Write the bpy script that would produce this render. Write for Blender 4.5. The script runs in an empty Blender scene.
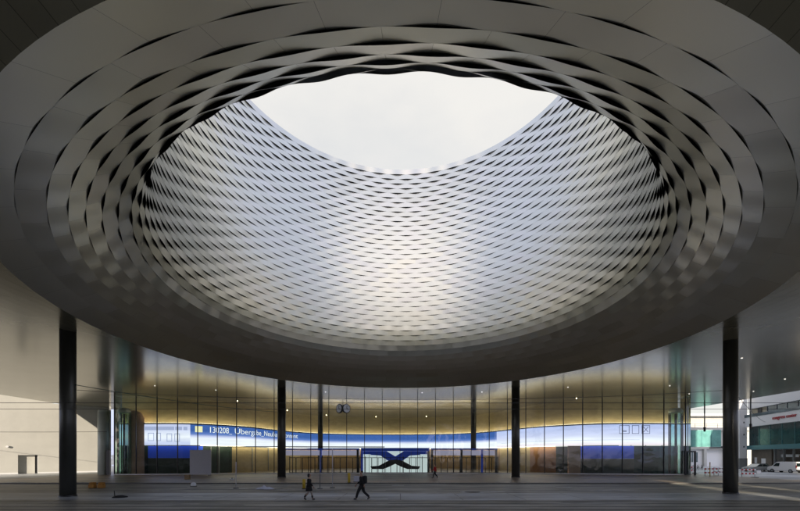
import bpy, bmesh, math, random
from mathutils import Vector, Matrix
random.seed(7)
PI = math.pi
S = bpy.context.scene
C = S.collection

# ------------------------------------------------------------------ camera
F = 376.0; CH = 2.8
cam = bpy.data.cameras.new('camera'); co = bpy.data.objects.new('camera', cam); C.objects.link(co)
co.location = (0, 0, CH); co.rotation_euler = (PI/2, 0, 0)
cam.sensor_width = 36; cam.lens = 36*F/800; cam.shift_y = 0.2506; cam.clip_start = 0.1; cam.clip_end = 5000
S.camera = co
# ------------------------------------------------------------------ light
SUN_EL = math.radians(12.5); SUN_AZ = math.radians(190.0)      # azimuth from +Y clockwise
sd = Vector((math.sin(SUN_AZ)*math.cos(SUN_EL), math.cos(SUN_AZ)*math.cos(SUN_EL), math.sin(SUN_EL)))
sl = bpy.data.lights.new('sun', 'SUN'); sl.energy = 2.7; sl.angle = math.radians(0.5); sl.color = (1, .88, .72)
so = bpy.data.objects.new('sun', sl); C.objects.link(so); so.rotation_euler = (-sd).to_track_quat('-Z', 'Y').to_euler()
W = bpy.data.worlds.new('World'); S.world = W; W.use_nodes = True
nt = W.node_tree; nt.nodes.clear()
def N(t, **k):
    n = nt.nodes.new(t)
    for a, b in k.items(): setattr(n, a, b)
    return n
sky = N('ShaderNodeTexSky', sky_type='NISHITA', sun_disc=False, sun_elevation=SUN_EL, sun_rotation=SUN_AZ, air_density=1.0, dust_density=2.5)
tc = N('ShaderNodeTexCoord'); mp = N('ShaderNodeMapping'); mp.inputs['Scale'].default_value = (1, 1, 2.2)
no = N('ShaderNodeTexNoise'); no.inputs['Scale'].default_value = 2.6; no.inputs['Detail'].default_value = 7; no.inputs['Roughness'].default_value = .55
cr = N('ShaderNodeValToRGB'); cr.color_ramp.elements[0].position = .30; cr.color_ramp.elements[0].color = (.80, .80, .80, 1); cr.color_ramp.elements[1].position = .62
mx = N('ShaderNodeMixRGB'); mx.inputs[2].default_value = (6.3, 6.8, 8.0, 1)    # thin high cloud
nrmv = N('ShaderNodeVectorMath', operation='NORMALIZE'); sxyz = N('ShaderNodeSeparateXYZ')
def smr(src, a, b, c, d):
    m_ = N('ShaderNodeMapRange'); m_.interpolation_type = 'SMOOTHSTEP'
    for k_, v_ in zip((1, 2, 3, 4), (a, b, c, d)): m_.inputs[k_].default_value = v_
    nt.links.new(src, m_.inputs[0]); return m_.outputs[0]
def mul(a, b):
    m_ = N('ShaderNodeMath', operation='MULTIPLY'); nt.links.new(a, m_.inputs[0]); nt.links.new(b, m_.inputs[1]); return m_.outputs[0]
nt.links.new(tc.outputs['Generated'], nrmv.inputs[0]); nt.links.new(nrmv.outputs[0], sxyz.inputs[0])
# broad bank of bright thin cloud above the low sun; bluer overhead, whiter away from the sun
bank = mul(mul(smr(sxyz.outputs[2], .49, .58, 0, 1), smr(sxyz.outputs[2], .64, .74, 1, 0)), smr(sxyz.outputs[1], -.35, -.8, 0, 1))
ccol = N('ShaderNodeMixRGB'); ccol.inputs[1].default_value = (3.95, 4.35, 5.9, 1); ccol.inputs[2].default_value = (3.75, 3.68, 3.55, 1); nt.links.new(smr(sxyz.outputs[1], .15, .7, 0, 1), ccol.inputs[0])
nt.links.new(ccol.outputs[0], mx.inputs[2])
gadd = N('ShaderNodeMixRGB', blend_type='ADD'); gadd.inputs[2].default_value = (8.2, 6.8, 5.2, 1)
bg = N('ShaderNodeBackground'); bg.inputs[1].default_value = .1; out = N('ShaderNodeOutputWorld')
L = nt.links.new
L(tc.outputs['Generated'], mp.inputs[0]); L(mp.outputs[0], no.inputs['Vector']); L(no.outputs[0], cr.inputs[0])
L(cr.outputs[0], mx.inputs[0]); L(sky.outputs[0], mx.inputs[1]); L(bank, gadd.inputs[0]); L(mx.outputs[0], gadd.inputs[1]); L(gadd.outputs[0], bg.inputs[0]); L(bg.outputs[0], out.inputs[0])
S.view_settings.view_transform = 'Standard'; S.view_settings.look = 'None'; S.view_settings.gamma = 1
S.view_settings.use_curve_mapping = False; S.view_settings.exposure = 1.25
S.render.engine = 'CYCLES'
S.cycles.use_denoising = True; S.cycles.max_bounces = 9; S.cycles.diffuse_bounces = 4; S.cycles.glossy_bounces = 6
S.cycles.transparent_max_bounces = 16; S.cycles.sample_clamp_indirect = 6; S.cycles.caustics_reflective = False

# ------------------------------------------------------------------ materials
def mat(name, col, rough=.6, metal=0, emit=None, es=0, noise=0, nscale=3, bump=0, bscale=40, spec=None, stretch=None, lo=.3, hi=.72):
    m = bpy.data.materials.new(name); m.use_nodes = True
    t = m.node_tree; b = t.nodes['Principled BSDF']
    b.inputs['Base Color'].default_value = (*col, 1); b.inputs['Roughness'].default_value = rough; b.inputs['Metallic'].default_value = metal
    if spec is not None: b.inputs['Specular IOR Level'].default_value = spec
    if emit: b.inputs['Emission Color'].default_value = (*emit, 1); b.inputs['Emission Strength'].default_value = es
    tcn = t.nodes.new('ShaderNodeTexCoord'); src = tcn.outputs['Object']
    if stretch:
        mpn = t.nodes.new('ShaderNodeMapping'); mpn.inputs['Scale'].default_value = stretch
        t.links.new(src, mpn.inputs[0]); src = mpn.outputs[0]
    if noise:
        n = t.nodes.new('ShaderNodeTexNoise'); n.inputs['Scale'].default_value = nscale; n.inputs['Detail'].default_value = 6
        n.inputs['Roughness'].default_value = .62
        r = t.nodes.new('ShaderNodeValToRGB'); r.color_ramp.elements[0].position = lo; r.color_ramp.elements[1].position = hi
        r.color_ramp.elements[0].color = (*[max(0, c*(1-noise)) for c in col], 1); r.color_ramp.elements[1].color = (*[min(1, c*(1+noise)) for c in col], 1)
        t.links.new(src, n.inputs['Vector']); t.links.new(n.outputs[0], r.inputs[0]); t.links.new(r.outputs[0], b.inputs['Base Color'])
        mr = t.nodes.new('ShaderNodeMapRange'); mr.inputs[3].default_value = max(.03, rough-.12); mr.inputs[4].default_value = min(1, rough+.12)
        t.links.new(n.outputs[0], mr.inputs[0]); t.links.new(mr.outputs[0], b.inputs['Roughness'])
    if bump:
        n2 = t.nodes.new('ShaderNodeTexNoise'); n2.inputs['Scale'].default_value = bscale; n2.inputs['Detail'].default_value = 4
        bu = t.nodes.new('ShaderNodeBump'); bu.inputs['Strength'].default_value = bump; bu.inputs['Distance'].default_value = .02
        t.links.new(tcn.outputs['Object'], n2.inputs['Vector']); t.links.new(n2.outputs[0], bu.inputs['Height']); t.links.new(bu.outputs[0], b.inputs['Normal'])
    return m

def emat(name, col, s):
    m = bpy.data.materials.new(name); m.use_nodes = True; t = m.node_tree; t.nodes.clear()
    e = t.nodes.new('ShaderNodeEmission'); e.inputs[0].default_value = (*col, 1); e.inputs[1].default_value = s
    o = t.nodes.new('ShaderNodeOutputMaterial'); t.links.new(e.outputs[0], o.inputs[0]); return m

def glass(name, tint, refl=1.0):
    m = bpy.data.materials.new(name); m.use_nodes = True; t = m.node_tree; t.nodes.clear()
    tr = t.nodes.new('ShaderNodeBsdfTransparent'); tr.inputs[0].default_value = (*tint, 1)
    g = t.nodes.new('ShaderNodeBsdfGlossy'); g.inputs['Roughness'].default_value = .02
    f = t.nodes.new('ShaderNodeFresnel'); f.inputs[0].default_value = 1.55
    ml = t.nodes.new('ShaderNodeMath'); ml.operation = 'MULTIPLY'; ml.inputs[1].default_value = refl; ml.use_clamp = True
    # slight waviness of the sheets
    tcn = t.nodes.new('ShaderNodeTexCoord'); n = t.nodes.new('ShaderNodeTexNoise'); n.inputs['Scale'].default_value = .45
    bu = t.nodes.new('ShaderNodeBump'); bu.inputs['Strength'].default_value = .12; bu.inputs['Distance'].default_value = .3
    t.links.new(tcn.outputs['Object'], n.inputs['Vector']); t.links.new(n.outputs[0], bu.inputs['Height']); t.links.new(bu.outputs[0], g.inputs['Normal'])
    mi = t.nodes.new('ShaderNodeMixShader'); o = t.nodes.new('ShaderNodeOutputMaterial')
    t.links.new(f.outputs[0], ml.inputs[0]); t.links.new(ml.outputs[0], mi.inputs[0]); t.links.new(tr.outputs[0], mi.inputs[1]); t.links.new(g.outputs[0], mi.inputs[2]); t.links.new(mi.outputs[0], o.inputs[0])
    return m

# brushed aluminium of the oculus, one slightly different tone per panel
def cladding_mat():
    m = mat('brushed_aluminium', (.62, .63, .62), .36, .9)
    t = m.node_tree; b = t.nodes['Principled BSDF']
    at = t.nodes.new('ShaderNodeAttribute'); at.attribute_name = 'tone'
    r = t.nodes.new('ShaderNodeValToRGB')
    r.color_ramp.elements[0].color = (.60, .58, .49, 1); r.color_ramp.elements[1].color = (.66, .635, .56, 1)
    e = r.color_ramp.elements.new(.5); e.color = (.63, .62, .535, 1)
    t.links.new(at.outputs['Fac'], r.inputs[0]); t.links.new(r.outputs[0], b.inputs['Base Color'])
    mr = t.nodes.new('ShaderNodeMapRange'); mr.inputs[3].default_value = .31; mr.inputs[4].default_value = .37
    t.links.new(at.outputs['Fac'], mr.inputs[0]); t.links.new(mr.outputs[0], b.inputs['Roughness'])
    return m

def soffit_mat():
    m = mat('soffit_metal', (.5, .49, .44), .27, .42)
    t = m.node_tree; b = t.nodes['Principled BSDF']
    tcn = t.nodes.new('ShaderNodeTexCoord'); mpn = t.nodes.new('ShaderNodeMapping'); mpn.inputs['Rotation'].default_value = (0, 0, PI/2)
    br = t.nodes.new('ShaderNodeTexBrick'); br.inputs['Scale'].default_value = 1
    br.inputs['Color1'].default_value = (.28, .265, .195, 1); br.inputs['Color2'].default_value = (.31, .295, .22, 1); br.inputs['Mortar'].default_value = (.10, .10, .08, 1)
    br.inputs['Mortar Size'].default_value = .008; br.inputs['Brick Width'].default_value = 2.9; br.inputs['Row Height'].default_value = .62; br.offset = 0; br.offset_frequency = 1
    br.inputs['Mortar Smooth'].default_value = 0
    t.links.new(tcn.outputs['Object'], mpn.inputs[0]); t.links.new(mpn.outputs[0], br.inputs['Vector']); t.links.new(br.outputs['Color'], b.inputs['Base Color'])
    n = t.nodes.new('ShaderNodeTexNoise'); n.inputs['Scale'].default_value = .35; n.inputs['Detail'].default_value = 3
    n2 = t.nodes.new('ShaderNodeTexNoise'); n2.inputs['Scale'].default_value = 2.2
    mpb = t.nodes.new('ShaderNodeMapping'); mpb.inputs['Scale'].default_value = (.4, 2.5, 1)
    t.links.new(tcn.outputs['Object'], mpb.inputs[0]); t.links.new(mpb.outputs[0], n2.inputs['Vector'])
    mr = t.nodes.new('ShaderNodeMapRange'); mr.inputs[3].default_value = .15; mr.inputs[4].default_value = .21
    t.links.new(tcn.outputs['Object'], n.inputs['Vector']); t.links.new(n.outputs[0], mr.inputs[0]); t.links.new(mr.outputs[0], b.inputs['Roughness'])
    bu = t.nodes.new('ShaderNodeBump'); bu.inputs['Strength'].default_value = .012; bu.inputs['Distance'].default_value = .02
    t.links.new(n2.outputs[0], bu.inputs['Height']); t.links.new(bu.outputs[0], b.inputs['Normal'])
    return m

M = dict(
 clad=cladding_mat(), soffit=soffit_mat(),
 lining=mat('black_membrane', (.012, .012, .012), .9),
 roofing=mat('roof_aluminium', (.5, .5, .5), .5, .3, noise=.1),
 column=mat('dark_column_paint', (.075, .075, .066), .32, .3, noise=.25, nscale=1.2, stretch=(1, 1, .25)),
 asphalt=mat('asphalt', (.31, .295, .25), .5, noise=.42, lo=.38, hi=.62, nscale=.55, bump=.35, bscale=30, stretch=(.35, 1, 1)),
 path=mat('pale_concrete_lane', (.42, .43, .42), .45, noise=.38, lo=.38, hi=.62, nscale=.35, bump=.2, bscale=40, stretch=(.3, 1, 1)),
 plaza=mat('brown_paving', (.33, .26, .185), .42, noise=.4, lo=.38, hi=.62, nscale=.4, bump=.3, bscale=20, stretch=(.4, 1, 1)),
 kerb=mat('kerb_stone', (.13, .125, .11), .6, noise=.25, nscale=2),
 steel=mat('rail_steel', (.03, .03, .03), .35, .7),
 groove=mat('rail_groove', (.01, .01, .01), .9),
 paint=mat('marking_and_streak_paint', (.62, .63, .60), .6, noise=.3, nscale=4),
 cream=mat('cream_render', (.52, .51, .465), .85, noise=.06, nscale=.5, bump=.1, bscale=15),
 cream2=mat('cream_door', (.56, .53, .43), .6, noise=.05),
 white=mat('white_render', (.74, .74, .73), .75, noise=.05, nscale=.6),
 whitep=mat('white_paint', (.80, .80, .79), .4),
 grey=mat('grey_metal', (.25, .26, .26), .45, .4),
 dgrey=mat('dark_metal', (.03, .03, .03), .45, .3),
 black=mat('black_rubber', (.012, .012, .012), .7),
 stone=mat('grey_stone_base', (.20, .21, .21), .7, noise=.2),
 brown=mat('brown_stone', (.16, .13, .10), .7, noise=.2, nscale=1),
 teal=mat('teal_spandrel', (.07, .20, .22), .25, .1),
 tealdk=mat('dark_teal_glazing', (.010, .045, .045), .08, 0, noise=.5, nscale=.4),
 tealgl=mat('green_glass_cladding', (.16, .40, .36), .15, 0, noise=.25, nscale=.6),
 pale=mat('pale_green_glass', (.66, .74, .68), .2, 0, noise=.08, nscale=1),
 winglass=mat('window_glass', (.10, .14, .15), .06, .2, noise=.5, nscale=.5),
 curtain=mat('cream_blind', (.50, .45, .32), .8),
 gold=mat('golden_cladding', (.50, .40, .22), .42, .35, noise=.14, nscale=.7, stretch=(1, 1, 3)),
 wood=mat('ochre_wood_panel', (.34, .23, .11), .55, noise=.25, nscale=1.5, stretch=(3, 3, .3)),
 blue=mat('royal_blue_panel', (.04, .12, .8), .35, emit=(.02, .07, .6), es=.06),  # faint glow added so the blue shows in the dim foyer
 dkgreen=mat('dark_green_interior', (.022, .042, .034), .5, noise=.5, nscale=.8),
 salmon=mat('salmon_reflection', (.74, .47, .32), .6, noise=.12),  # colour of sunlit buildings mirrored in the foyer glass
 floor=mat('hall_floor', (.10, .075, .05), .3, noise=.2),
 red=mat('red_plastic', (.45, .03, .02), .5), yellow=mat('yellow_plastic', (.62, .42, .03), .5),
 orange=mat('orange_sandbag', (.55, .26, .05), .8, noise=.2, nscale=9),
 redsign=mat('red_letters', (.42, .02, .03), .4),
 silver=mat('silver_car_paint', (.36, .38, .38), .25, .6), vanp=mat('white_car_paint', (.78, .78, .76), .25),
 darkcar=mat('dark_car_paint', (.03, .035, .04), .25, .3), carglass=mat('car_glass', (.01, .02, .02), .05),
 lampred=mat('rear_lamp', (.4, .01, .01), .3), lampw=mat('head_lamp', (.7, .7, .7), .2),
 skin=mat('skin', (.42, .26, .18), .6), hair=mat('dark_hair', (.012, .009, .007), .6),
 cloth=mat('black_cloth', (.012, .012, .013), .85, bump=.3, bscale=60), cloth2=mat('charcoal_trousers', (.016, .016, .018), .85),
 boots=mat('black_leather', (.010, .010, .010), .45), bare=mat('pale_tights', (.36, .30, .27), .7), scarf=mat('grey_scarf', (.22, .20, .17), .9),
 redcloth=mat('red_jacket', (.40, .02, .02), .8),
 wire=mat('cable_black', (.03, .03, .03), .5), wireteal=mat('cable_green', (.03, .09, .08), .5),
 glass=glass('facade_glass', (.84, .92, .88), 1.25), drum=glass('drum_glass', (.62, .82, .78), 1.3),
 banner=mat('grey_banner', (.55, .55, .60), .6, noise=.04),
 brick=mat('brick_tone', (.36, .19, .11), .8, noise=.15, nscale=.5),
 tower=mat('dark_blocker_stone', (.20, .19, .17), .7, noise=.2, nscale=.2),  # stone of the unseen sun blockers behind the viewpoint
 warm=emat('warm_wash_strip', (1, .83, .57), 3.2), down=emat('warm_downlight', (1, .75, .42), 12), dotlamp=emat('small_white_lamp', (1, .95, .85), .9),
 portal=mat('lit_portal_panel', (.75, .78, .80), .6, emit=(.80, .90, .92), es=.28),
 ledwhite=emat('screen_letters', (1, 1, 1), .45), leddark=emat('screen_line', (.05, .06, .12), .5), ledyel=emat('screen_folder', (.75, .70, .42), .6),
)

# ------------------------------------------------------------------ mesh builder
class MB:
    def __init__(s): s.v = []; s.f = []; s.sm = []
    def quad(s, *p, smooth=False):
        i = len(s.v); s.v += [tuple(q) for q in p]; s.f.append(tuple(range(i, i+len(p)))); s.sm.append(smooth); return s
    def box(s, cx, cy, cz, sx, sy, sz, rz=0, rx=0, ry=0):
        R = Matrix.Rotation(rz, 3, 'Z') @ Matrix.Rotation(ry, 3, 'Y') @ Matrix.Rotation(rx, 3, 'X'); i = len(s.v)
        for a in (-1, 1):
            for b in (-1, 1):
                for c in (-1, 1):
                    p = R @ Vector((a*sx/2, b*sy/2, c*sz/2)); s.v.append((cx+p.x, cy+p.y, cz+p.z))
        for q in ((0, 1, 3, 2), (4, 6, 7, 5), (0, 4, 5, 1), (2, 3, 7, 6), (0, 2, 6, 4), (1, 5, 7, 3)):
            s.f.append(tuple(i+k for k in q)); s.sm.append(False)
        return s
    def b2(s, x0, x1, y0, y1, z0, z1): return s.box((x0+x1)/2, (y0+y1)/2, (z0+z1)/2, x1-x0, y1-y0, z1-z0)
    def tube(s, pts, r, n=8, caps=True):
        pts = [Vector(p) for p in pts]; rr = r if isinstance(r, (list, tuple)) else [r]*len(pts); base = len(s.v)
        for k, p in enumerate(pts):
            d = (pts[min(k+1, len(pts)-1)]-pts[max(k-1, 0)]).normalized()
            up = Vector((0, 0, 1)) if abs(d.z) < .95 else Vector((0, 1, 0))
            a = d.cross(up).normalized(); b = a.cross(d)
            for j in range(n):
                t = 2*PI*j/n; q = p + (a*math.cos(t)+b*math.sin(t))*rr[k]; s.v.append(tuple(q))
        for k in range(len(pts)-1):
            for j in range(n):
                s.f.append((base+k*n+j, base+k*n+(j+1) % n, base+(k+1)*n+(j+1) % n, base+(k+1)*n+j)); s.sm.append(True)
        if caps:
            s.f.append(tuple(base+j for j in reversed(range(n)))); s.sm.append(False)
            s.f.append(tuple(base+(len(pts)-1)*n+j for j in range(n))); s.sm.append(False)
        return s
    def lathe(s, cx, cy, prof, n=24):          # prof: (r, z)
        base = len(s.v)
        for r, z in prof:
            for j in range(n): s.v.append((cx+r*math.cos(2*PI*j/n), cy+r*math.sin(2*PI*j/n), z))
        for k in range(len(prof)-1):
            for j in range(n):
                s.f.append((base+k*n+j, base+k*n+(j+1) % n, base+(k+1)*n+(j+1) % n, base+(k+1)*n+j)); s.sm.append(True)
        return s
    def torus(s, c, R, r, ax, n=18, m=6):       # ring lying across axis ax
        ax = Vector(ax).normalized(); up = Vector((0, 0, 1)) if abs(ax.z) < .9 else Vector((1, 0, 0))
        a = ax.cross(up).normalized(); b = a.cross(ax); base = len(s.v)
        for i in range(n):
            t = 2*PI*i/n; e = a*math.cos(t)+b*math.sin(t)
            for j in range(m):
                u = 2*PI*j/m; s.v.append(tuple(Vector(c)+e*(R+r*math.cos(u))+ax*r*math.sin(u)))
        for i in range(n):
            for j in range(m):
                s.f.append((base+i*m+j, base+i*m+(j+1) % m, base+((i+1) % n)*m+(j+1) % m, base+((i+1) % n)*m+j)); s.sm.append(True)
        return s
    def build(s, name, m, parent=None, bevel=0):
        me = bpy.data.meshes.new(name); me.from_pydata(s.v, [], s.f); me.polygons.foreach_set('use_smooth', s.sm); me.materials.append(m); me.update()
        o = bpy.data.objects.new(name, me); C.objects.link(o)
        if parent: o.parent = parent
        if bevel:
            b = o.modifiers.new('bevel', 'BEVEL'); b.width = bevel; b.segments = 2; b.limit_method = 'ANGLE'
        return o
def tag(o, label=None, cat=None, group=None, kind=None):
    if label: o['label'] = label
    if cat: o['category'] = cat
    if group: o['group'] = group
    if kind: o['kind'] = kind
    return o
def empty(name, loc, label, cat, group=None, rz=0):
    o = bpy.data.objects.new(name, None); C.objects.link(o); o.location = loc; o.rotation_euler = (0, 0, rz); o.empty_display_size = .3
    return tag(o, label, cat, group)
def copy_tree(o, parent=None):
    c = o.copy(); C.objects.link(c)
    if parent: c.parent = parent
    for ch in list(o.children): copy_tree(ch, c)
    return c
def struct(o): o['kind'] = 'structure'; return o
def cyl(r, z0, z1, n=24): return MB().tube([(0, 0, z0), (0, 0, z1)], r, n)

# ------------------------------------------------------------------ ground
KY = 37.6                                      # kerb line of the plaza
struct(MB().quad((-1500, -1500, 0), (1500, -1500, 0), (1500, 1500, 0), (-1500, 1500, 0)).build('ground', M['asphalt']))
struct(MB().quad((-60, 23.9, .004), (50, 23.9, .004), (50, 28.4, .004), (-60, 28.4, .004)).build('path', M['path']))
g = MB().b2(-46, 44.05, KY+.15, 60, .0, .12); struct(g.build('pavement', M['plaza']))
k = MB()
for i in range(75): k.b2(-46+i*1.2, -46+i*1.2+1.19, KY, KY+.147, 0, .125)
struct(k.build('kerb', M['kerb']))
struct(MB().quad((-200, 49, .006), (-46.2, 49, .006), (-46.2, 100, .006), (-200, 100, .006)).build('side_road', M['path']))
struct(MB().quad((44.2, 44, .006), (70, 44, .006), (90, 100, .006), (44.2, 100, .006)).build('forecourt', M['path']))
r_ = MB(); gr_ = MB()
for y in (23.35, 22.35, 20.7, 19.7):
    r_.b2(-90, 90, y-.035, y+.035, .001, .008); gr_.b2(-90, 90, y+.04, y+.085, .001, .006); gr_.b2(-90, 90, y-.10, y-.04, .001, .006)
struct(r_.build('tram_rails', M['steel'])); struct(gr_.build('rail_grooves', M['groove']))
pm = MB()
def mark(x0, x1, y, w=.22, sl=0):
    d = F*CH/(y-456); a = (x0-400)/F*d; b = (x1-400)/F*d
    z = .009 if not (KY < d < 60) else .124
    pm.quad((a, d-w/2, z), (b, d-w/2+sl, z), (b, d+w/2+sl, z), (a, d+w/2, z))
for a in ((183, 203, 496.6), (316, 334, 492), (366, 388, 499.2, .25), (382, 396, 481.6, .5), (392, 404, 485.6, .4), (556, 572, 487.4, .3), (580, 604, 487.6, .2),
          (340, 352, 495.5), (230, 248, 488.6, .35), (8, 28, 483.4, .8), (78, 92, 483.5, .6), (668, 684, 493.6, .4), (372, 386, 490.6, .2), (484, 506, 492.2, .3, .3), (108, 128, 487.8, .25)):  # the strips farthest left paint two small sun streaks
    mark(*a)
struct(pm.build('markings_and_sun_streaks', M['paint']))
# darker repair patches and joints of the road
dp = MB()
for (x, y, w, d) in ((-14, 31.5, 9, 1.0), (3, 33.5, 14, .7), (-2, 29.3, 6, .5), (14, 30, 8, .9), (22, 34.5, 16, .6), (-22, 33, 7, .8), (9, 22.0, 20, .5), (-12, 35.7, 12, .4)):
    dp.quad((x-w/2, y-d/2, .003), (x+w/2, y-d/2+.2, .003), (x+w/2-.6, y+d/2+.2, .003), (x-w/2+.5, y+d/2, .003))
rj = random.Random(5)
wp = MB()
for (px, py, ln_) in ((150, 491, 3.5), (205, 490.5, 5), (285, 490, 3), (335, 497, 5), (395, 489, 6), (430, 493.5, 7), (520, 491.5, 9), (560, 495, 8), (610, 490.5, 7), (655, 497.5, 10), (250, 497.5, 6), (60, 492, 6), (470, 497, 5), (350, 489, 4), (590, 503.5, 9), (200, 504, 8), (400, 504.5, 10)):
    d = F*CH/(py-456); x = (px-400)/F*d; n_ = 14; h_ = rj.uniform(.15, .45)
    top = [(x+ln_*(i/n_-.5), d+h_*math.sin(PI*i/n_)*rj.uniform(.5, 1)) for i in range(n_+1)]; bot = [(x+ln_*(i/n_-.5), d-h_*math.sin(PI*i/n_)*rj.uniform(.4, 1)) for i in range(1, n_)]
    wp.quad(*[(a, b, .0075) for a, b in bot], *[(a, b, .0075) for a, b in reversed(top)])
struct(wp.build('worn_patches', mat('worn_pale_asphalt', (.40, .39, .36), .45, noise=.35, lo=.38, hi=.62, nscale=1.2)))
for _ in range(46):
    x, y, w, d = rj.uniform(-34, 40), rj.uniform(19.5, 37), rj.uniform(1, 7), rj.uniform(.12, .6)
    if 23.6 < y+d and y-d < 28.7: continue
    dp.quad((x-w/2, y-d/2, .0028), (x+w/2, y-d/2+rj.uniform(-.1, .1), .0028), (x+w/2-rj.uniform(0, .5), y+d/2, .0028), (x-w/2+rj.uniform(0, .5), y+d/2, .0028))
jt = MB()
for x in range(-60, 50, 4): jt.quad((x, 23.95, .006), (x+.05, 23.95, .006), (x+.05, 28.35, .006), (x, 28.35, .006))
jt.quad((-60, 26.1, .006), (50, 26.1, .006), (50, 26.14, .006), (-60, 26.14, .006))
for x in range(-44, 44, 3): jt.quad((x, KY+.2, .122), (x+.04, KY+.2, .122), (x+.04, 52.5, .122), (x, 52.5, .122))
for y in (40.6, 43.8, 47, 50.2): jt.quad((-46, y, .1225), (44, y, .1225), (44, y+.04, .1225), (-46, y+.04, .1225))
struct(jt.build('slab_joints', M['steel']))
struct(dp.build('road_patches', mat('fresh_asphalt', (.15, .15, .135), .5, noise=.2)))
mh = MB()
for i in range(28):
    a, b = 2*PI*i/28, 2*PI*(i+1)/28
    mh.quad(*[(5.6+r*math.cos(t), 29.1+r*math.sin(t), .010) for r, t in ((.62, a), (.95, a), (.95, b), (.62, b))])
root = empty('manhole', (0, 0, 0), 'round manhole cover with pale worn ring in the road', 'manhole')
mh.build('rim', M['path'], root)
MB().quad(*[(5.6+.6*math.cos(2*PI*i/28), 29.1+.6*math.sin(2*PI*i/28), .009) for i in range(28)]).build('cover', M['dgrey'], root)

# ------------------------------------------------------------------ exhibition hall with the oculus
CX, CY = .2, 26.9
HS = 11.4; TOPZ = 35.1
X0, X1, Y0, Y1 = -56.0, 52.5, -8.0, 96.0
hall = empty('exhibition_hall', (0, 0, 0), 'huge metal clad hall roofing the square, pierced by the round oculus', 'hall')
def ring_plate(z, r, n=196):
    mb = MB(); pts = []
    for i in range(n):
        t = 2*PI*i/n; c, s_ = math.cos(t), math.sin(t)
        kx = ((X1-CX) if c > 0 else (X0-CX))/c if abs(c) > 1e-9 else 1e9
        ky = ((Y1-CY) if s_ > 0 else (Y0-CY))/s_ if abs(s_) > 1e-9 else 1e9
        q = min(kx, ky); pts.append(((CX+r*c, CY+r*s_, z), (CX+q*c, CY+q*s_, z), q == kx))
    for i in range(n):
        a, b = pts[i], pts[(i+1) % n]
        if a[2] != b[2]:
            corner = (X1 if (a[1][0]+b[1][0])/2 > CX else X0, Y1 if (a[1][1]+b[1][1])/2 > CY else Y0, z)
            mb.quad(a[0], a[1], corner, b[1], b[0])
        else: mb.quad(a[0], a[1], b[1], b[0])
    return mb
ring_plate(HS, 20.62).build('soffit', M['soffit'], hall)
ring_plate(TOPZ, 15.75).build('roof', M['roofing'], hall)
w = MB()
w.quad((X0, Y0, HS), (X1, Y0, HS), (X1, Y0, TOPZ), (X0, Y0, TOPZ)); w.quad((X0, Y1, HS), (X1, Y1, HS), (X1, Y1, TOPZ), (X0, Y1, TOPZ))
w.quad((X0, Y0, HS), (X0, Y1, HS), (X0, Y1, TOPZ), (X0, Y0, TOPZ)); w.quad((X1, Y0, HS), (X1, Y1, HS), (X1, Y1, TOPZ), (X1, Y0, TOPZ))
w.build('outer_wall', M['roofing'], hall)

prof = [(20.62, 8.60), (19.4, 9.19), (18.56, 9.53), (17.95, 9.83), (17.4, 10.15), (16.85, 10.52), (16.3, 10.93), (15.8, 11.36), (15.48, 11.86), (15.28, 12.38), (15.17, 12.92), (15.11, 13.46), (15.08, 14.0)]
z = 14.0
for i in range(34):
    z += (32.3-14.0)/34; t = (z-14.0)/18.3
    prof.append((15.08+.48*t**1.3, z))
prof = [(r, zz+CH) for r, zz in prof]
prof[-1] = (prof[-1][0], TOPZ+.02)
NP = 47; SEG = 12; NT = NP*SEG
me_v = []; me_f = []; tone = []
amp = [0, .03, .045, .06, .08, .10, .12, .135, .145, .14, .135, .125, .11]
def A(i): return amp[i] if i < len(amp) else .085+.05*max(0, (i-26)/21)
def nrm(i):
    a = prof[max(i-1, 0)]; b = prof[min(i+1, len(prof)-1)]
    d = math.hypot(b[0]-a[0], b[1]-a[1]); return (-(b[1]-a[1])/d, (b[0]-a[0])/d)
def wv(i, t): return ((1+math.cos(NP*t+(PI if i % 2 else 0)))/2)**1.15
OFF = .5*2*PI/NP*.5
for i in range(len(prof)-1):
    n0, n1 = nrm(i), nrm(i+1); a0 = A(i); a1 = A(i+1) if i+1 < len(prof)-1 else .0
    for p in range(NP):
        # panel seam on the lens of the upper boundary: start angle where wv(i+1) = 1
        st = (2*PI/NP)*(p + (0 if (i+1) % 2 == 0 else .5)) + 0
        tn = random.random(); base = len(me_v)
        for k in range(SEG+1):
            t = st + (2*PI/NP)*(k/SEG)
            if k == 0 and i < 5: t += .00016
            if k == SEG and i < 5: t -= .00016
            w0 = a0*.5*wv(i, t); w1 = a1*.5*wv(i+1, t)
            r0 = prof[i][0]+n0[0]*w0; z0 = prof[i][1]+n0[1]*w0
            r1 = prof[i+1][0]-n1[0]*w1; z1 = prof[i+1][1]-n1[1]*w1
            ph = t + OFF
            c, s_ = math.sin(ph), -math.cos(ph)
            me_v.append((CX+r0*c, CY+r0*s_, z0)); me_v.append((CX+r1*c, CY+r1*s_, z1))
        for k in range(SEG):
            me_f.append((base+2*k, base+2*k+1, base+2*k+3, base+2*k+2)); tone.append(tn)
me = bpy.data.meshes.new('oculus_cladding'); me.from_pydata(me_v, [], me_f); me.polygons.foreach_set('use_smooth', [True]*len(me_f))
at = me.attributes.new('tone', 'FLOAT', 'FACE'); at.data.foreach_set('value', tone); me.materials.append(M['clad']); me.update()
oc = bpy.data.objects.new('oculus_cladding', me); C.objects.link(oc); oc.parent = hall
ln = MB(); ln.lathe(CX, CY, [(21.2, HS+.03)]+[(r+.9-min(.4, .02*i), zz+.35) for i, (r, zz) in enumerate(prof[1:-1])]+[(15.95, TOPZ+.03)], 98); ln.build('cavity_lining', M['lining'], hall)

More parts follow.
